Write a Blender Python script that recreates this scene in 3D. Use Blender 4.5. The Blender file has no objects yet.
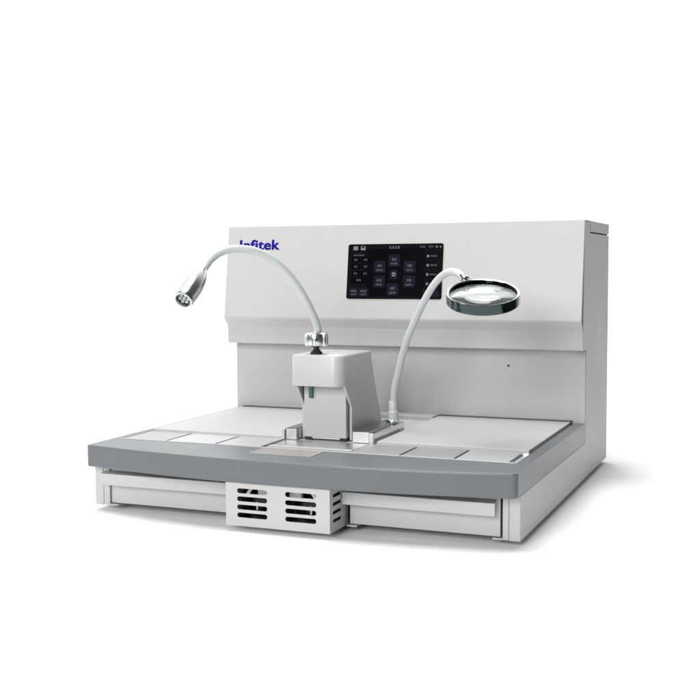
import bpy, bmesh, math, random
from mathutils import Vector, Matrix
random.seed(4)
S = bpy.context.scene
COL = S.collection
# ------------------------------------------------------------ camera
cam_d = bpy.data.cameras.new('camera'); cam = bpy.data.objects.new('camera', cam_d); COL.objects.link(cam)
Rv = Vector((0.926105, 0.377227, -0.005442)); Uv = Vector((-0.023329, 0.071659, 0.997156)); Fv = Vector((-0.376544, 0.923344, -0.075164))
Mx = Matrix.Identity(4)
for i in range(3):
    Mx[i][0] = Rv[i]; Mx[i][1] = Uv[i]; Mx[i][2] = -Fv[i]
Mx[0][3], Mx[1][3], Mx[2][3] = 0.902958, -1.274475, 0.327448
cam.matrix_world = Mx
cam_d.sensor_width = 36; cam_d.lens = 36 * 1108.92 / 700
cam_d.clip_start = .05; cam_d.clip_end = 200
S.camera = cam
# ------------------------------------------------------------ world: white studio, brighter behind, dim behind the camera
Wd = bpy.data.worlds.new('World'); S.world = Wd; Wd.use_nodes = True
nt = Wd.node_tree; N = nt.nodes; Lk = nt.links
bg = N['Background']
tc = N.new('ShaderNodeTexCoord')
dp = N.new('ShaderNodeVectorMath'); dp.operation = 'DOT_PRODUCT'
dp.inputs[1].default_value = (-0.52, 0.80, 0.30)
Lk.new(tc.outputs['Generated'], dp.inputs[0])
cr = N.new('ShaderNodeValToRGB')
mr = N.new('ShaderNodeMapRange'); mr.inputs['From Min'].default_value = -1; mr.inputs['From Max'].default_value = 1
Lk.new(dp.outputs['Value'], mr.inputs['Value']); Lk.new(mr.outputs['Result'], cr.inputs['Fac'])
cr.color_ramp.elements[0].position = .62; cr.color_ramp.elements[0].color = (.045, .05, .052, 1)
cr.color_ramp.elements[1].position = .84; cr.color_ramp.elements[1].color = (1, 1, 1, 1)
Lk.new(cr.outputs['Color'], bg.inputs['Color']); bg.inputs['Strength'].default_value = 1.4
# ------------------------------------------------------------ lamps
def area(name, loc, target, size, power, color=(1, 1, 1), sy=None):
    d = bpy.data.lights.new(name, 'AREA'); d.energy = power; d.size = size; d.color = color
    if sy: d.shape = 'RECTANGLE'; d.size_y = sy
    o = bpy.data.objects.new(name, d); COL.objects.link(o); o.location = loc
    o.rotation_euler = (Vector(target) - Vector(loc)).to_track_quat('-Z', 'Y').to_euler()
    return o
area('key_softbox', (-2.4, -2.6, 1.9), (.3, .2, .15), 1.8, 24, (1, .985, .965))
area('back_fill', (-.5, 2.5, 1.9), (.55, .8, 0), 1.0, 16, (1, 1, 1))  # added unseen fill light, whitens the floor behind the machine
area('front_fill', (.15, -3.6, 1.45), (.3, .2, .15), 1.5, 96, (1, .99, .98))  # added unseen fill light, lifts the front faces without screen glare
area('top_fill', (.12, -.1, 2.5), (.14, .0, 0), 1.3, 52, (1, 1, 1))  # added unseen overhead fill, boosts the floor and deck
S.view_settings.view_transform = 'Standard'; S.view_settings.look = 'None'
S.view_settings.exposure = 0; S.view_settings.gamma = 1

# ------------------------------------------------------------ materials
def mat(name, col, rough=.5, metal=0, bump=0, bscale=400, spec=.5, var=0, coat=0, aniso=None):
    m = bpy.data.materials.new(name); m.use_nodes = True; t = m.node_tree; b = t.nodes['Principled BSDF']
    b.inputs['Base Color'].default_value = (*col, 1); b.inputs['Roughness'].default_value = rough
    b.inputs['Metallic'].default_value = metal; b.inputs['Specular IOR Level'].default_value = spec
    b.inputs['Coat Weight'].default_value = coat
    co = t.nodes.new('ShaderNodeTexCoord')
    if bump:
        n = t.nodes.new('ShaderNodeTexNoise'); n.inputs['Scale'].default_value = bscale; n.inputs['Detail'].default_value = 3
        bp = t.nodes.new('ShaderNodeBump'); bp.inputs['Strength'].default_value = bump; bp.inputs['Distance'].default_value = .0004
        src = co.outputs['Object']
        if aniso:
            mp = t.nodes.new('ShaderNodeMapping'); mp.inputs['Scale'].default_value = aniso
            t.links.new(src, mp.inputs['Vector']); src = mp.outputs['Vector']
        t.links.new(src, n.inputs['Vector'])
        t.links.new(n.outputs['Fac'], bp.inputs['Height']); t.links.new(bp.outputs['Normal'], b.inputs['Normal'])
    if var:
        n2 = t.nodes.new('ShaderNodeTexNoise'); n2.inputs['Scale'].default_value = 9; n2.inputs['Detail'].default_value = 6
        r = t.nodes.new('ShaderNodeMapRange'); r.inputs['To Min'].default_value = 1 - var; r.inputs['To Max'].default_value = 1 + var
        mx = t.nodes.new('ShaderNodeVectorMath'); mx.operation = 'SCALE'; mx.inputs[0].default_value = col
        t.links.new(co.outputs['Object'], n2.inputs['Vector']); t.links.new(n2.outputs['Fac'], r.inputs['Value'])
        t.links.new(r.outputs['Result'], mx.inputs['Scale']); t.links.new(mx.outputs['Vector'], b.inputs['Base Color'])
        r2 = t.nodes.new('ShaderNodeMapRange'); r2.inputs['To Min'].default_value = rough - .06; r2.inputs['To Max'].default_value = rough + .08
        t.links.new(n2.outputs['Fac'], r2.inputs['Value']); t.links.new(r2.outputs['Result'], b.inputs['Roughness'])
    return m
M = {}
M['floor'] = mat('white_floor', (.96, .96, .96), .9, spec=.1)
M['paint'] = mat('powder_coat_white', (.49, .485, .482), .42, bump=.22, bscale=620, var=.02)
M['paint_side'] = M['paint']
M['deckpaint'] = mat('deck_white', (.50, .494, .486), .58, bump=.14, bscale=600, var=.018)
M['grey'] = mat('grey_moulding', (.122, .135, .146), .33, bump=.10, bscale=800, var=.02)
M['steel'] = mat('brushed_steel', (.62, .63, .64), .34, 1, bump=.12, bscale=60, var=.03, aniso=(1, 14, 1))
M['frame'] = mat('satin_aluminium', (.72, .72, .72), .36, .75, var=.02)
M['cover'] = mat('anodised_cover', (.38, .39, .395), .40, .35, bump=.08, bscale=60, var=.02, aniso=(14, 1, 1))
M['cover_light'] = mat('anodised_cover_light', (.50, .51, .51), .36, .25, bump=.08, bscale=60, var=.02, aniso=(14, 1, 1))
M['cold'] = mat('cold_spot_plate', (.42, .385, .37), .22, .4, var=.04)
M['dark_steel'] = mat('dark_rail_top', (.30, .32, .32), .16, 1, bump=.1, bscale=40, var=.08, aniso=(1, 6, 1))
M['chrome'] = mat('chrome', (.62, .66, .66), .09, 1)
M['chrome_reflect'] = mat('chrome_dark_reflection', (.055, .075, .077), .08, 1, bump=.9, bscale=16, aniso=(9, 9, .2))  # chrome ring band; reflection of dark surroundings put into its base colour
M['satin_chrome'] = mat('satin_chrome', (.60, .62, .62), .24, 1)
M['groove'] = mat('groove_shadow_gap', (.11, .112, .115), .7)
M['white_plastic'] = mat('white_plastic', (.54, .565, .57), .36, spec=.5)
M['disp'] = mat('dispenser_white', (.54, .537, .53), .34, bump=.05, bscale=900, var=.01)
M['black'] = mat('black_rubber', (.015, .015, .016), .5)
M['void'] = mat('dark_gap', (.03, .031, .032), .8)
M['teal'] = mat('teal_lever', (.07, .13, .14), .3, .5)
M['logo'] = mat('logo_blue', (.004, .002, .24), .5, spec=.15)
M['screen'] = mat('screen_glass', (.006, .006, .008), .09, spec=.12)
M['lens'] = None
def emis(name, col, e):
    m = mat(name, col, .12, spec=.12); b = m.node_tree.nodes['Principled BSDF']
    b.inputs['Emission Color'].default_value = (*col, 1); b.inputs['Emission Strength'].default_value = e
    return m
M['ui_panel'] = emis('ui_panel', (.0015, .0015, .0022), 1.0)
M['ui_tile'] = emis('ui_tile', (.007, .0065, .012), .9)
M['ui_text'] = emis('ui_text', (.11, .11, .135), .6)
M['ui_icon'] = emis('ui_icon', (.13, .13, .15), .7)
g = bpy.data.materials.new('lens_glass'); g.use_nodes = True; b = g.node_tree.nodes['Principled BSDF']
b.inputs['Base Color'].default_value = (.90, .97, .96, 1); b.inputs['Transmission Weight'].default_value = 1
b.inputs['Roughness'].default_value = 0; b.inputs['IOR'].default_value = 1.45; M['lens'] = g
M['led'] = mat('led_lens', (.5, .52, .53), .12, .3)
M['led_dark'] = mat('led_cup', (.10, .115, .12), .25, .6)

# ------------------------------------------------------------ mesh helpers
def link(name, bm, ms, parent=None, smooth=None, bevel=0, seg=3, kind=None, angle=35):
    bmesh.ops.recalc_face_normals(bm, faces=bm.faces)
    me = bpy.data.meshes.new(name); bm.to_mesh(me); bm.free()
    o = bpy.data.objects.new(name, me); COL.objects.link(o)
    for m in (ms if isinstance(ms, (list, tuple)) else [ms]): me.materials.append(M[m])
    if parent: o.parent = parent
    if kind: o['kind'] = kind
    if bevel:
        bv = o.modifiers.new('bevel', 'BEVEL'); bv.width = bevel; bv.segments = seg; bv.limit_method = 'ANGLE'; bv.angle_limit = math.radians(30)
        bv.harden_normals = False
    if smooth or bevel:
        for p in me.polygons: p.use_smooth = True
        me.set_sharp_from_angle(angle=math.radians(angle if not bevel else 60))
        if bevel:
            wn = o.modifiers.new('wn', 'WEIGHTED_NORMAL'); wn.keep_sharp = True
    return o
def bx(bm, x0, x1, y0, y1, z0, z1, mi=0):
    v = [bm.verts.new((x, y, z)) for z in (z0, z1) for y in (y0, y1) for x in (x0, x1)]
    for f in ((0, 2, 3, 1), (4, 5, 7, 6), (0, 1, 5, 4), (2, 6, 7, 3), (0, 4, 6, 2), (1, 3, 7, 5)):
        bm.faces.new([v[i] for i in f]).material_index = mi
def box(*a):
    bm = bmesh.new(); bx(bm, *a); return bm
def prism(bm, poly, fn, t0, t1, mi=0):
    """poly: 2D list, fn(a,b,t)->3D, extruded between t0 and t1"""
    A = [bm.verts.new(fn(a, b_, t0)) for a, b_ in poly]; B = [bm.verts.new(fn(a, b_, t1)) for a, b_ in poly]
    n = len(poly)
    bm.faces.new(A[::-1]).material_index = mi; bm.faces.new(B).material_index = mi
    for i in range(n): bm.faces.new([A[i], A[(i + 1) % n], B[(i + 1) % n], B[i]]).material_index = mi
def frame_of(axis):
    w = Vector(axis).normalized(); u = w.orthogonal().normalized(); return u, w.cross(u), w
def lathe(bm, prof, org, axis, n=48, mi=0, u=None):
    """prof: (r,h) list, closed with caps when r==0"""
    a, b_, w = frame_of(axis); o = Vector(org); rings = []
    for r, h in prof:
        if r < 1e-7: rings.append([bm.verts.new(o + w * h)])
        else: rings.append([bm.verts.new(o + w * h + (a * math.cos(2 * math.pi * k / n) + b_ * math.sin(2 * math.pi * k / n)) * r) for k in range(n)])
    for A, B in zip(rings, rings[1:]):
        for k in range(n):
            q = [A[k % len(A)], A[(k + 1) % len(A)], B[(k + 1) % len(B)], B[k % len(B)]]
            q2 = []
            for v in q:
                if v not in q2: q2.append(v)
            if len(q2) > 2: bm.faces.new(q2).material_index = mi
    return rings
def catmull(P, m=10):
    P = [Vector(p) for p in P]; P = [P[0] * 2 - P[1]] + P + [P[-1] * 2 - P[-2]]; out = []
    for i in range(1, len(P) - 2):
        for k in range(m):
            t = k / m; a, b_, c, d = P[i - 1:i + 3]
            out.append(.5 * ((2 * b_) + (c - a) * t + (2 * a - 5 * b_ + 4 * c - d) * t * t + (3 * b_ - a - 3 * c + d) * t ** 3))
    out.append(P[-2]); return out
def smooth_path(P, it=12):
    P = list(P)
    for _ in range(it):
        P = [P[0]] + [(P[i - 1] + P[i] * 2 + P[i + 1]) / 4 for i in range(1, len(P) - 1)] + [P[-1]]
    return P
def tube(bm, P, r, n=24, mi=0):
    u = None; rings = []
    for i, p in enumerate(P):
        t = (P[min(i + 1, len(P) - 1)] - P[max(i - 1, 0)]).normalized()
        u = (t.orthogonal() if u is None else u - t * u.dot(t)).normalized(); w = t.cross(u)
        rr = r(i / (len(P) - 1)) if callable(r) else r
        rings.append([bm.verts.new(p + (u * math.cos(2 * math.pi * k / n) + w * math.sin(2 * math.pi * k / n)) * rr) for k in range(n)])
    for A, B in zip(rings, rings[1:]):
        for k in range(n): bm.faces.new([A[k], A[(k + 1) % n], B[(k + 1) % n], B[k]]).material_index = mi
    bm.faces.new(rings[0][::-1]); bm.faces.new(rings[-1])
def plate(outline, holes, fn, t0, t1, n_arc=0):
    """flat plate with real holes: bridged by triangle fill"""
    bm = bmesh.new(); loops = []
    for L in [outline] + holes:
        vs = [bm.verts.new((a, b_, 0)) for a, b_ in L]; loops.append(vs)
        for i in range(len(vs)): bm.edges.new((vs[i], vs[(i + 1) % len(vs)]))
    bmesh.ops.triangle_fill(bm, use_beauty=True, use_dissolve=False, edges=bm.edges[:])
    front = bm.faces[:]
    # drop faces lying inside holes
    def inside(p, L):
        c = False; j = len(L) - 1
        for i in range(len(L)):
            if ((L[i][1] > p.y) != (L[j][1] > p.y)) and p.x < (L[j][0] - L[i][0]) * (p.y - L[i][1]) / (L[j][1] - L[i][1]) + L[i][0]: c = not c
            j = i
        return c
    bad = [f for f in front if any(inside(f.calc_center_median(), h) for h in holes)]
    if bad: bmesh.ops.delete(bm, geom=bad, context='FACES_ONLY')
    mp = {v: (v.co.x, v.co.y) for v in bm.verts}
    fcs = [[mp[v] for v in f.verts] for f in bm.faces]
    bm.free(); bm = bmesh.new(); c0 = {}; c1 = {}
    def gv(c, k, t):
        if k not in c: c[k] = bm.verts.new(fn(k[0], k[1], t))
        return c[k]
    for f in fcs:
        bm.faces.new([gv(c0, k, t0) for k in f]); bm.faces.new([gv(c1, k, t1) for k in f[::-1]])
    for L in [outline] + holes:
        r32 = [min(c0, key=lambda k: (k[0] - a) ** 2 + (k[1] - b_) ** 2) for a, b_ in L]
        for i in range(len(L)):
            p, q = r32[i], r32[(i + 1) % len(L)]
            bm.faces.new([c0[p], c0[q], c1[q], c1[p]])
    return bm
def rrect(x0, x1, y0, y1, r, n=5):
    out = []
    for cx, cy, a0 in ((x1 - r, y1 - r, 0), (x0 + r, y1 - r, 90), (x0 + r, y0 + r, 180), (x1 - r, y0 + r, 270)):
        for k in range(n + 1):
            a = math.radians(a0 + 90 * k / n); out.append((cx + r * math.cos(a), cy + r * math.sin(a)))
    return out
XY = lambda a, b_, t: (a, b_, t)
XZ = lambda a, b_, t: (a, t, b_)
YZ = lambda a, b_, t: (t, a, b_)

# ------------------------------------------------------------ setting
bm = bmesh.new(); prism(bm, rrect(-1.7, 1.02, -1.9, 1.45, .12, 10), XY, -.04, -.007)
link('floor', bm, 'floor', kind='structure')

# ------------------------------------------------------------ the machine
ST = bpy.data.objects.new('tissue_embedding_station', None); COL.objects.link(ST); ST.location = (0, 0, 0)
ST.empty_display_size = .1
ST['label'] = 'white bench-top laboratory embedding machine with grey rim, black touch screen, gooseneck lamp and round magnifier'
ST['category'] = 'laboratory machine'
def part(name, bm, m, parent=ST, **k): return link(name, bm, m, parent, **k)

# base housing: two side panels, back, floor pan, front posts
bm = bmesh.new()
Lp = [(0, 0), (.6225, 0), (.6225, .3765), (.446, .3765), (.446, .3935), (.3995, .3935), (.3925, .199), (.4228, .199), (.4228, .0555), (0, .0555)]
prism(bm, Lp, YZ, .586, .600)
part('side_panel', bm, 'paint', bevel=.0012)
bm = bmesh.new(); prism(bm, Lp, YZ, 0, .014); part('side_panel', bm, 'paint', bevel=.0012)
bm = bmesh.new()
bx(bm, .0142, .5858, .605, .6215, .002, .376)
bx(bm, .0142, .5858, .055, .604, .003, .006)
part('rear_housing', bm, 'paint')
for x0, x1 in ((.0143, .0236), (.5783, .5857)):
    part('front_post', box(x0, x1, .0004, .030, .0005, .0552), 'paint', bevel=.0006)
for x0, x1 in ((.0238, .0365), (.3772, .3905), (.5655, .5781)):
    part('bottom_bracket', box(x0, x1, .0005, .022, .0002, .0022), 'paint', bevel=.0004)
bm = bmesh.new(); bx(bm, .0238, .578, .045, .05, .0062, .0555); part('inner_partition', bm, 'void')
for x, y in ((.07, .10), (.53, .10), (.07, .57), (.53, .57)):
    bm = bmesh.new(); lathe(bm, [(0, -.007), (.012, -.007), (.012, .0002), (0, .0002)], (x, y, 0), (0, 0, 1), 24)
    part('rubber_foot', bm, 'black', smooth=True)

# drawers
def drawer(x0, x1, hx0, hx1):
    bm = bmesh.new(); bx(bm, x0, x1, .0035, .009, .0035, .0505); bx(bm, x0 + .004, x1 - .004, .009, .044, .0062, .040)
    d = part('drawer', bm, 'paint', bevel=.0006)
    # folded handle lip: strip standing proud of the front with a turned-back top edge
    prof = [(-.0105, .0305), (-.0105, .0462), (.0033, .0482), (.0033, .0466), (-.0090, .0448), (-.0090, .0305)]
    bm = bmesh.new(); prism(bm, prof, YZ, hx0, hx1)
    link('handle_lip', bm, 'paint', d, bevel=.0005)
drawer(.0246, .232, .0160, .2295)
drawer(.3805, .5748, .3755, .5715)

# ventilation box
vb = bmesh.new()
holesF = []
for x0, x1 in ((.2465, .2888), (.3137, .3559)):
    for z in (.0455, .0352, .0248, .0145):
        holesF.append(rrect(x0, x1, z - .0031, z + .0031, .003, 4))
bmF = plate(rrect(.2303, .3741, .0003, .0556, .001, 2), holesF, XZ, -.046, -.0445)
vent = part('vent_box', bmF, 'paint', bevel=.0003, seg=2)
holesS = [rrect(-.036, -.0085, z - .0022, z + .0022, .002, 4) for z in (.0455, .0350, .0245, .0140)]
bmS = plate([(-.0444, .0003), (.014, .0003), (.014, .0556), (-.0444, .0556)], holesS, YZ, .3726, .3741)
link('vent_side', bmS, 'paint', vent)
bm = bmesh.new(); bx(bm, .2303, .2318, -.0444, .014, .0003, .0556); bx(bm, .232, .3724, -.0443, .014, .0005, .0015)
link('vent_shell', bm, 'paint', vent)
bm = bmesh.new(); bx(bm, .2322, .3722, .000, .003, .0017, .0555)
link('vent_back', bm, 'void', vent)
for cx in (.267, .335):
    bm = bmesh.new()
    lathe(bm, [(.0245, 0), (.0245, .012), (.022, .012), (.022, 0), (.0245, 0)], (cx, -.018, .0285), (0, 1, 0), 36)
    lathe(bm, [(0, -.002), (.009, -.002), (.009, .010), (0, .010)], (cx, -.018, .0285), (0, 1, 0), 24)
    for k in range(7):
        a = 2 * math.pi * k / 7
        pts = [(.008, -.25), (.0215, -.1), (.0215, .34), (.008, .12)]
        P = [Vector((cx + r * math.cos(a + t), -.018 + (.001 if j in (0, 1) else .009), .0285 + r * math.sin(a + t))) for j, (r, t) in enumerate(pts)]
        Q = [p + Vector((0, .0012, 0)) for p in P]
        A = [bm.verts.new(p) for p in P]; B = [bm.verts.new(p) for p in Q]
        bm.faces.new(A); bm.faces.new(B[::-1])
        for i in range(4): bm.faces.new([A[i], A[(i + 1) % 4], B[(i + 1) % 4], B[i]])
    link('fan', bm, 'black', vent)
# pale internal stay and connector combs seen through the slots
for x0, q in ((.2615, 1), (.339, -1)):
    bm = bmesh.new(); prism(bm, [(x0, .052), (x0 + .005, .052), (x0 + .005 - .010 * q, .038), (x0 - .010 * q, .038)], XZ, -.034, -.032)
    link('diagonal_stay', bm, 'frame', vent)
for x0 in (.2715, .315):
    bm = bmesh.new(); bx(bm, x0, x0 + .0162, -.0315, -.030, .040, .050)
    for k in range(8): bx(bm, x0 + k * .0021, x0 + k * .0021 + .0013, -.036, -.0312, .040, .050)
    link('connector_comb', bm, 'frame', vent)
for x0 in (.2675, .3425):
    link('stay', box(x0, x0 + .0022, -.034, -.032, .020, .030), 'frame', vent)

# recessed back panel, with a threaded hole
pan = part('back_panel', box(.0002, .5990, .4212, .4226, .0560, .2008), 'paint')
bm = bmesh.new(); p = Vector((.4793, .4200, .1711)); lathe(bm, [(0, 0), (.0012, 0), (.0018, .0004), (.0018, .0030), (0, .0030)], (p.x, .4205, p.z), (0, 1, 0), 20)
link('hole_plug', bm, 'black', pan, smooth=True)  # black plug; the darkness of the hole is put into its colour
# upper housing (fascia): folded front with a step near the bottom
YT, ZT = .3992, .3956
prof = [(.3992, .3956), (.3786, .2450), (.3792, .2415), (.3805, .2385), (.3898, .2285), (.3905, .2255), (.3915, .1990), (.3945, .1985), (.4558, .1995), (.4558, .2052), (.5, .2052), (.5, .30), (.446, .36), (.446, .3956)]
# split into clean front shell: thin folded sheet
fr = [(.3992, .3930), (.3998, .3948), (.4012, .3956), (.4455, .3956), (.4455, .3936), (.404, .3936), (.402, .392), (.3812, .2460), (.3815, .2432), (.3828, .2408), (.3921, .2302), (.3930, .2270), (.3936, .2012), (.4210, .2012), (.4210, .1990), (.3925, .1990), (.3915, .2000), (.3908, .2262), (.3898, .2290), (.3803, .2396), (.3790, .2424), (.3786, .2454)]
bm = bmesh.new(); prism(bm, fr, YZ, -.0003, .6003)
fas = part('fascia', bm, 'paint', bevel=.0007, seg=2)
cap = bmesh.new(); bx(cap, 0, .6, .4475, .6225, .3785, .3955)
tc_ = part('top_cover', cap, 'paint', bevel=.0012)
link('gap_filler', box(.0025, .5975, .4500, .6195, .3700, .3784), 'void', tc_)  # added dark filler: blocks backdrop light so the gap reads as shade
# fascia local frame
F0 = Vector((0, .3786, .2450)); FU = Vector((0, .0206, .1506)).normalized(); FN = Vector((0, -FU.z, FU.y))
# corrected to the line through (.3992,.3930) and (.3786,.2454)
F0 = Vector((0, .3786, .2454)); FU = Vector((0, .0206, .1476)).normalized(); FN = Vector((0, -FU.z, FU.y))
def FA(a, b_, t): return F0 + Vector((a, 0, 0)) + FU * b_ + FN * t
zs = lambda z: (z - .2454) / FU.z
sb, st_ = zs(.2752), zs(.3628); sl, sr = .2212, .3818
bm = bmesh.new()
prism(bm, rrect(sl, sr, sb, st_, .0035, 6), FA, -.001, .0009, 0)
SW, SH = sr - sl, st_ - sb
def ui(x, y, w, h, mi, t=0, r=.0012):
    # x,y from top-left in fractions of the screen
    a0 = sl + x * SW; b1 = st_ - y * SH
    prism(bm, rrect(a0, a0 + w * SW, b1 - h * SH, b1, min(r, w * SW * .45, h * SH * .45), 3), FA, .0006, .00095 + t, mi)
def glyphs(x, y, w, h, n, mi=3, t=.0002):
    """illegible little characters: clusters of short strokes"""
    cw = w / n
    for k in range(n):
        x0 = x + k * cw
        for q in range(3):
            yy = y + h * (q * .4 + random.uniform(-.04, .04))
            ui(x0 + cw * random.uniform(.05, .2), yy, cw * random.uniform(.4, .7), h * .17, mi, t, .0001)
        ui(x0 + cw * random.uniform(.2, .5), y, cw * .14, h, mi, t, .0001)
ui(.21, .085, .60, .86, 1, .0, .001)
ui(.055, .035, .05, .075, 4, .0001, .0018); ui(.135, .035, .05, .075, 4, .0001, .001)
ui(.145, .042, .03, .028, 0, .00025, .0003); ui(.067, .055, .025, .03, 3, .00025, .001)
glyphs(.44, .045, .115, .042, 4, 4)
glyphs(.76, .045, .055, .028, 4); glyphs(.85, .045, .05, .028, 3); ui(.918, .045, .025, .03, 3); ui(.962, .045, .016, .034, 3)
glyphs(.06, .19, .115, .026, 7)
for r_ in range(3):
    for c_ in range(2):
        x, y = .04 + c_ * .105, .235 + r_ * .125
        ui(x, y, .095, .1, 1, .0001); glyphs(x + .028, y + .032, .04, .036, 2)
ui(.038, .61, .205 - .01, .11, 1, .0001); glyphs(.10, .64, .055, .034, 3)
for c_ in range(2):
    x = .028 + c_ * .107; ui(x, .80, .098, .15, 2, .0001); glyphs(x + .016, .84, .066, .036, 4); glyphs(x + .02, .905, .058, .026, 6)
for x, y in ((.285, .31), (.285, .575), (.435, .195), (.43, .72), (.60, .31), (.60, .575)):
    ui(x, y, .12, .215, 2, .0001, .0018); glyphs(x + .036, y + .065, .05, .042, 3, 4); glyphs(x + .026, y + .148, .07, .034, 4)
ui(.455, .475, .082, .16, 2, .0001, .0022); ui(.478, .515, .038, .075, 4, .0003, .0025); ui(.488, .536, .018, .034, 2, .0005, .0012)
for k in range(4):
    y = .175 + k * .165
    ui(.815, y, .15, .10, 1, .0001); ui(.833, y + .03, .026, .045, 3, .0003, .0006); glyphs(.872, y + .035, .07, .032, 5)
ui(.80, .83, .17, .12, 2, .0001)
link('touch_screen', bm, ['screen', 'ui_panel', 'ui_tile', 'ui_text', 'ui_icon'], fas)
# thin recessed bezel line round the screen
rim = bmesh.new()
O = rrect(sl - .0012, sr + .0012, sb - .0012, st_ + .0012, .0045, 6); I = rrect(sl, sr, sb, st_, .0035, 6)
bz = plate(O, [I], FA, .0001, .0004); rim.free()
link('screen_bezel', bz, 'paint', fas)
# maker's lettering
cu = bpy.data.curves.new('txt', 'FONT'); cu.body = 'Infitek'; cu.size = 1; cu.offset = .024; cu.extrude = .0; cu.space_character = 1.07; cu.resolution_u = 6
to = bpy.data.objects.new('txt', cu); COL.objects.link(to)
bpy.context.view_layer.update()
me = bpy.data.meshes.new_from_object(to.evaluated_get(bpy.context.evaluated_depsgraph_get()))
bpy.data.objects.remove(to)
xs = [v.co.x for v in me.vertices]; ys = [v.co.y for v in me.vertices]
x0, x1, y0, y1 = min(xs), max(xs), min(ys), max(ys)
la, lb = .0228, .0968; lz0, lz1 = zs(.3556), zs(.3728)
for v in me.vertices:
    v.co = FA(la + (v.co.x - x0) / (x1 - x0) * (lb - la), lz0 + (v.co.y - y0) / (y1 - y0) * (lz1 - lz0), .0003)
bm = bmesh.new()
for q, dx in enumerate((-.0004, 0, .0004)):
    b2 = bmesh.new(); b2.from_mesh(me)
    ret = bmesh.ops.extrude_face_region(b2, geom=b2.faces[:])
    bmesh.ops.translate(b2, vec=-FN * .0006, verts=[v for v in ret['geom'] if isinstance(v, bmesh.types.BMVert)])
    bmesh.ops.translate(b2, vec=Vector((dx, 0, 0)) + FN * .00004 * q, verts=b2.verts)
    m2 = bpy.data.meshes.new('tmp'); b2.to_mesh(m2); b2.free(); bm.from_mesh(m2); bpy.data.meshes.remove(m2)
link('lettering', bm, 'logo', fas)

# ------------------------------------------------------------ grey rim with bowed front
def front_y(x): u = (x - .315) / .3; return -.0190 - .0325 * max(0, 1 - u * u) ** .95
out = [(.6015, .4205), (-.0015, .4205)]
rc = .008
def corner(cx, cy, a0, a1, n=6): return [(cx + rc * math.cos(math.radians(a0 + (a1 - a0) * k / n)), cy + rc * math.sin(math.radians(a0 + (a1 - a0) * k / n))) for k in range(n + 1)]
out += corner(-.0015 + rc, front_y(.006) + rc, 180, 262)
for k in range(1, 40):
    x = .010 + (.590 - .010) * k / 40; out.append((x, front_y(x)))
out += corner(.6015 - rc, front_y(.594) + rc, 278, 360)
inner = [(.0110, .4203), (.0110, .049), (.0140, .046), (.5790, .046), (.5820, .049), (.5820, .4203)]
poly = [(.6015, .4205)] + [(.6015 - .0, y) for y in ()]
# U-shaped ring (open at the back, against the panel)
U = out[2:]                       # left-front corner ... right-front corner
ring = [(-.0015, .4205)] + U + [(.6015, .4205), (.5820, .4205)] + [(.5820, .049), (.5790, .046), (.0140, .046), (.0110, .049), (.0110, .4205)]
bm = bmesh.new()
def ringprism(bm, P, z0, z1):
    A = [bm.verts.new((a, b_, z0)) for a, b_ in P]; B = [bm.verts.new((a, b_, z1)) for a, b_ in P]
    n = len(P); bm.faces.new(A[::-1]); bm.faces.new(B)
    for i in range(n): bm.faces.new([A[i], A[(i + 1) % n], B[(i + 1) % n], B[i]])
ringprism(bm, ring, .0560, .0858)
rimo = part('worktop_rim', bm, 'grey', bevel=.0034, seg=4)
# deck under everything
deck = part('deck', box(.0112, .5818, .0462, .4208, .074, .0826), 'frame')
# solid dark strips painted as the shaded slot at the back of the lids
part('rear_slot_shade', box(.3690, .5800, .4112, .4209, .0827, .0894), 'groove')
part('rear_slot_shade', box(.0150, .2290, .4112, .4209, .0827, .0894), 'groove')
part('rear_ledge', box(.2310, .3668, .3850, .4210, .0827, .0900), 'deckpaint', bevel=.0008)
# light trim strips bordering the row of covers
part('front_trim', box(.0120, .5810, .0464, .0494, .0827, .0864), 'cover_light', bevel=.0004)
# lids
def lid(x0, x1):
    bm = bmesh.new(); bx(bm, x0, x1, .1300, .4070, .0830, .0888)
    l = part('heated_lid', bm, 'deckpaint', bevel=.0011)
    return l
lid(.0135, .2290); lid(.3690, .5800)
part('centre_deck', box(.2300, .3680, .1300, .3848, .0827, .0838), 'deckpaint')
# row of well covers
def cover(x0, x1, m, chamfer=0, name='well_cover'):
    y0, y1 = .0515, .1255
    P = [(x0, y0), (x1, y0), (x1, y1 - chamfer), (x1 - chamfer * .6, y1), (x0, y1)] if chamfer else [(x0, y0), (x1, y0), (x1, y1), (x0, y1)]
    bm = bmesh.new(); prism(bm, P, XY, .0827, .0856); c = part(name, bm, m, bevel=.0005)
    return c
def groove(x0, x1):
    part('groove', box(x0, x1, .0515, .1270, .0827, .0831), 'groove')
cs = [(.0135, .0812), (.0848, .1590), (.1628, .2290)]
for i, (a, b_) in enumerate(cs): cover(a, b_, ['cover', 'cover_light', 'cover_light'][i])
cs2 = [(.3600, .4275), (.4315, .5000), (.5040, .5715)]
for i, (a, b_) in enumerate(cs2): cover(a, b_, ['cover', 'cover', 'cover_light'][i], .008 if i == 2 else 0)
for a in (.0814, .1592, .2292, .3560, .4277, .5002): groove(a, a + .0030)
bm = bmesh.new(); prism(bm, [(.5722, .0515), (.5740, .0515), (.5740, .1230), (.5690, .1270), (.5640, .1270), (.5722, .1180)], XY, .0827, .0831); part('groove', bm, 'groove')
part('rear_trim', box(.0135, .2290, .1262, .1296, .0827, .0850), 'frame'); part('rear_trim', box(.3690, .5800, .1275, .1296, .0827, .0850), 'frame')
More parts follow.
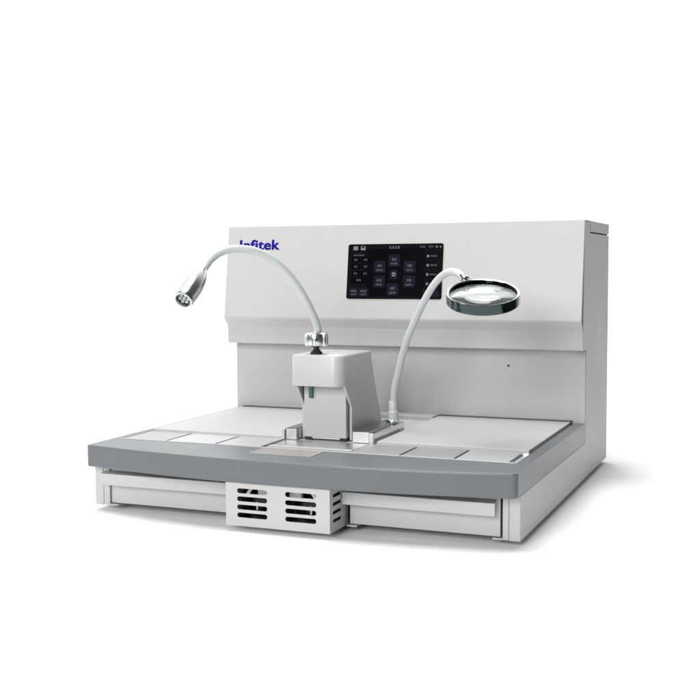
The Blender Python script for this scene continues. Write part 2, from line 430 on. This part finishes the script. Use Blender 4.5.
# centre: steel plate under the nozzle, light trim, and cold spot plate set into the front
part('nozzle_plate', box(.2330, .3555, .0760, .1296, .0827, .0841), 'steel', bevel=.0004)
part('centre_trim', box(.2330, .3555, .0722, .0752, .0827, .0850), 'frame', bevel=.0003)
part('cover_strip', box(.2330, .3555, .0503, .0718, .0827, .0840), 'cover')
bm = bmesh.new(); prism(bm, rrect(.2420, .3270, .0020, .0448, .002), XY, .0840, .0862); cp = part('cold_spot', bm, 'cold', bevel=.0004)
bz = plate(rrect(.2405, .3285, .0005, .0456, .003, 4), [rrect(.2420, .3270, .0020, .0448, .002, 4)], XY, .0850, .0864)
link('cold_spot_frame', bz, 'cover_light', cp)

# ------------------------------------------------------------ rails beside the dispenser
def rail(x0, x1, y0, y1, brx=None):
    bm = bmesh.new(); bx(bm, x0, x1, y0, y1, .0845, .0995)
    r = part('rail_block', bm, 'frame', bevel=.0006)
    link('rail_top', box(x0 + .0006, x1 - .0006, y0 + .0006, y1 - .0006, .0996, .1008), 'dark_steel', r, bevel=.0003)
    return r
rail(.3318, .3560, .1335, .2580)
rb = part('rail_guard', box(.3580, .3632, .1340, .2600, .0845, .0985), 'chrome', bevel=.0008)
link('guard_end', box(.3575, .3640, .1295, .1333, .0845, .0990), 'frame', rb, bevel=.0005)
rail(.2320, .2482, .1300, .2580)
part('rail_guard', box(.2255, .2300, .1290, .2500, .0845, .0990), 'frame', bevel=.0008)

# ------------------------------------------------------------ paraffin dispenser
bm = bmesh.new()
xa, xb = .2492, .3252
# head: rounded plan outline, front at y=.112, extruded down, tapered back
def plan(yb, ins=0):
    r = .0165 - ins; P = [(xa + ins, yb)]
    for k in range(9):
        q = .006 - ins; a = math.radians(180 + 90 * k / 8); P.append((xa + ins + q + q * math.cos(a), .112 + ins + q + q * math.sin(a)))
    for k in range(9):
        a = math.radians(270 + 90 * k / 8); P.append((xb - ins - r + r * math.cos(a), .112 + ins + r + r * math.sin(a)))
    P.append((xb - ins, yb)); return P
levels = [(.1630, .236, 0), (.2035, .2222, 0), (.2052, .2215, .0008), (.2060, .2205, .0022)]
rings = [[bm.verts.new((x, y, z)) for x, y in plan(yb, i_)] for z, yb, i_ in levels]
for A, B in zip(rings, rings[1:]):
    for i in range(len(A)): bm.faces.new([A[i], A[(i + 1) % len(A)], B[(i + 1) % len(B)], B[i]])
bm.faces.new(rings[0][::-1]); bm.faces.new(rings[-1])
disp = part('dispenser', bm, 'disp', smooth=True, angle=40)
ck = [(.1235, .1630), (.1480, .1330), (.1480, .0852), (.2720, .0852), (.2360, .1630)]
for x0, x1 in ((xa, xa + .0035), (xb - .0035, xb)):
    bm = bmesh.new(); prism(bm, ck, YZ, x0, x1); link('cheek', bm, 'disp', disp)
bm = bmesh.new(); bx(bm, xa + .0036, xb - .0036, .160, .235, .0853, .1628); link('inner_body', bm, 'void', disp)
fc = [(.1255, .1622), (.1455, .1340), (.1455, .0880), (.1590, .0880), (.1590, .1622)]
bm = bmesh.new(); bx(bm, xa + .0072, xb - .0052, .1390, .1590, .0885, .1626)
fcov = link('front_cover', bm, 'disp', disp, bevel=.0006)
link('nozzle_lever', box(.2655, .2712, .1340, .1389, .1440, .1628), 'teal', fcov, bevel=.0006)
bm = bmesh.new(); bx(bm, xa + .0072, xa + .0180, .1395, .1500, .0847, .0883); link('dispenser_foot', bm, 'black', disp)
bm = bmesh.new(); bx(bm, xb - .0150, xb - .0052, .1395, .1500, .0847, .0883); link('dispenser_foot', bm, 'black', disp)
link('drip_edge', box(xa + .0182, xb - .0152, .1410, .1560, .0860, .0883), 'frame', disp)
link('mount_block', box(.300, .3290, .2500, .2750, .0845, .0975), 'frame', disp, bevel=.001)

# ------------------------------------------------------------ gooseneck lamp on the dispenser
K = Vector((.2776, .135, 0))
path = [(.2776, .135, .2340), (.2806, .1345, .2420), (.2762, .1235, .2650), (.2668, .112, .2914), (.2543, .1005, .3154), (.2415, .089, .3321), (.2251, .0775, .3449), (.2093, .066, .351), (.1902, .0545, .352), (.175, .043, .3457), (.1665, .0315, .3344), (.1647, .02, .3231)]
bm = bmesh.new(); P = smooth_path(catmull(path, 10), 16); tube(bm, P, .0053, 24)
lamp = part('gooseneck_lamp', bm, 'white_plastic', smooth=True)
bm = bmesh.new()                   # ribbed knob
prof = [(0, 0), (.0132, 0), (.0157, .0012), (.0164, .0030), (.0164, .0160), (.0157, .0180), (.0132, .0192), (.006, .0195), (.0055, .0215), (0, .0215)]
n = 72; rg = []
for r, h in prof:
    if r == 0: rg.append([bm.verts.new((K.x, K.y, .2165 + h))]); continue
    row = []
    for k in range(n):
        rr = r * (.87 if (k % 9) in (0, 1, 2) and r > .012 else 1); a = 2 * math.pi * (k + 1.5) / n
        row.append(bm.verts.new((K.x + rr * math.cos(a), K.y + rr * math.sin(a), .2165 + h)))
    rg.append(row)
for A, B in zip(rg, rg[1:]):
    for k in range(n):
        q = []
        for v in (A[k % len(A)], A[(k + 1) % len(A)], B[(k + 1) % len(B)], B[k % len(B)]):
            if v not in q: q.append(v)
        bm.faces.new(q)
link('clamp_knob', bm, 'satin_chrome', lamp, smooth=True, angle=30)
bm = bmesh.new(); cd = Vector((.42, -.9, 0)).normalized()
lathe(bm, [(0, 0), (.0019, 0), (.0017, .0008), (0, .0008)], (K.x + cd.x * .0162, K.y + cd.y * .0162, .2265), cd, 16)
link('set_screw', bm, 'black', lamp)
bm = bmesh.new(); lathe(bm, [(0, 0), (.0085, 0), (.0085, .0022), (.0060, .0045), (.0038, .0070), (.0045, .0106), (0, .0106)], (K.x, K.y, .2061), (0, 0, 1), 28)
link('swivel_joint', bm, 'black', lamp, smooth=True)
ax = Vector((.0141, -.8119, -.5719)).normalized(); hr = Vector((.1647, .020, .3231))
bm = bmesh.new()
prof = [(0, -.003), (.0052, -.003), (.0058, 0), (.0078, .005), (.0104, .012), (.0126, .021), (.0138, .031), (.0141, .040), (.0138, .050), (.0132, .060), (.0130, .0655), (.0124, .0665), (.0103, .0665), (.0094, .0600), (0, .0600)]
lathe(bm, prof, hr, ax, 56)
head = link('lamp_head', bm, 'satin_chrome', lamp, smooth=True, angle=30)
bm = bmesh.new(); lathe(bm, [(0, .0601), (.0087, .0601), (.0087, .0612), (0, .0612)], hr, ax, 40, 0)
a_, b_2, w_ = frame_of(ax)
for k in range(7):
    off = Vector((0, 0, 0)) if k == 0 else (a_ * math.cos(k * math.pi / 3) + b_2 * math.sin(k * math.pi / 3)) * .0056
    lathe(bm, [(.0023, .0612), (.0021, .0630), (.0012, .0642), (0, .0646)], hr + off, ax, 16, 1)
link('led_cluster', bm, ['led_dark', 'led'], head, smooth=True)

# ------------------------------------------------------------ magnifier on its own neck
mp = [(.3515, .2434, .1150), (.3520, .2434, .1300), (.3541, .243, .1498), (.3591, .242, .1677), (.3689, .238, .2019), (.3819, .232, .2338), (.3996, .224, .2656), (.419, .213, .2945), (.4364, .202, .3115), (.4525, .192, .3195), (.4669, .182, .3185), (.4789, .17, .3130)]
bm = bmesh.new(); tube(bm, smooth_path(catmull(mp, 10), 20), .0051, 24)
mag = part('magnifier', bm, 'white_plastic', smooth=True)
bm = bmesh.new(); lathe(bm, [(0, 0), (.0105, 0), (.0105, .0016), (.0085, .0030), (0, .0030)], (.3515, .2434, .1009), (0, 0, 1), 32)
link('base_ring', bm, 'chrome', mag, smooth=True)
bm = bmesh.new(); lathe(bm, [(0, 0), (.0078, 0), (.0078, .011), (.0066, .0125), (.0062, .026), (.0052, .0275), (0, .0275)], (.3515, .2434, .1038), (0, 0, 1), 32)
link('base_collar', bm, 'white_plastic', mag, smooth=True)
rcn = Vector((.5177, .130, .2937)); rn = Vector((.0976, -.3333, .9373)).normalized(); RR = .0480
tl = Vector((.4789, .17, .3130)); dirc = (rcn - tl); dirc -= rn * dirc.dot(rn)
edge = rcn - dirc.normalized() * (RR - .001) - rn * .004
bm = bmesh.new(); cdv = (edge - tl)
lathe(bm, [(0, -.001), (.0062, -.001), (.0062, .007), (.0046, .008), (.0036, cdv.length), (0, cdv.length)], tl, cdv, 28)
link('connector', bm, 'chrome', mag, smooth=True)
bm = bmesh.new()
H = .0150
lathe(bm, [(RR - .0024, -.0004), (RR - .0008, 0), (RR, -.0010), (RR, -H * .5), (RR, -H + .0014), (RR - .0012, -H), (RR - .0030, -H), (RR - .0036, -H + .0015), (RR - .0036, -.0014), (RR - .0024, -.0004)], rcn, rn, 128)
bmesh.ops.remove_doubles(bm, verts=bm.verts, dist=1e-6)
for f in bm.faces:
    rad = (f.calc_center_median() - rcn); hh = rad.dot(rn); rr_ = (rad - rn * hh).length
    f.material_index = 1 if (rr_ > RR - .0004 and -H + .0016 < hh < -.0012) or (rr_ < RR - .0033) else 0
ringo = link('ring', bm, ['chrome', 'chrome_reflect'], mag, smooth=True, angle=30)
bm = bmesh.new(); prof = []
Rl = RR - .0037; s = .0042
top = [(Rl * k / 14, -.0070 + s * (1 - (k / 14) ** 2)) for k in range(15)]; bot = [(Rl * k / 14, -.0086 - s * (1 - (k / 14) ** 2)) for k in range(14, -1, -1)]
lathe(bm, top + bot, rcn, rn, 96)
link('lens', bm, 'lens', mag, smooth=True, angle=50)

S.cycles.use_denoising = True
S.cycles.max_bounces = 10; S.cycles.transmission_bounces = 8
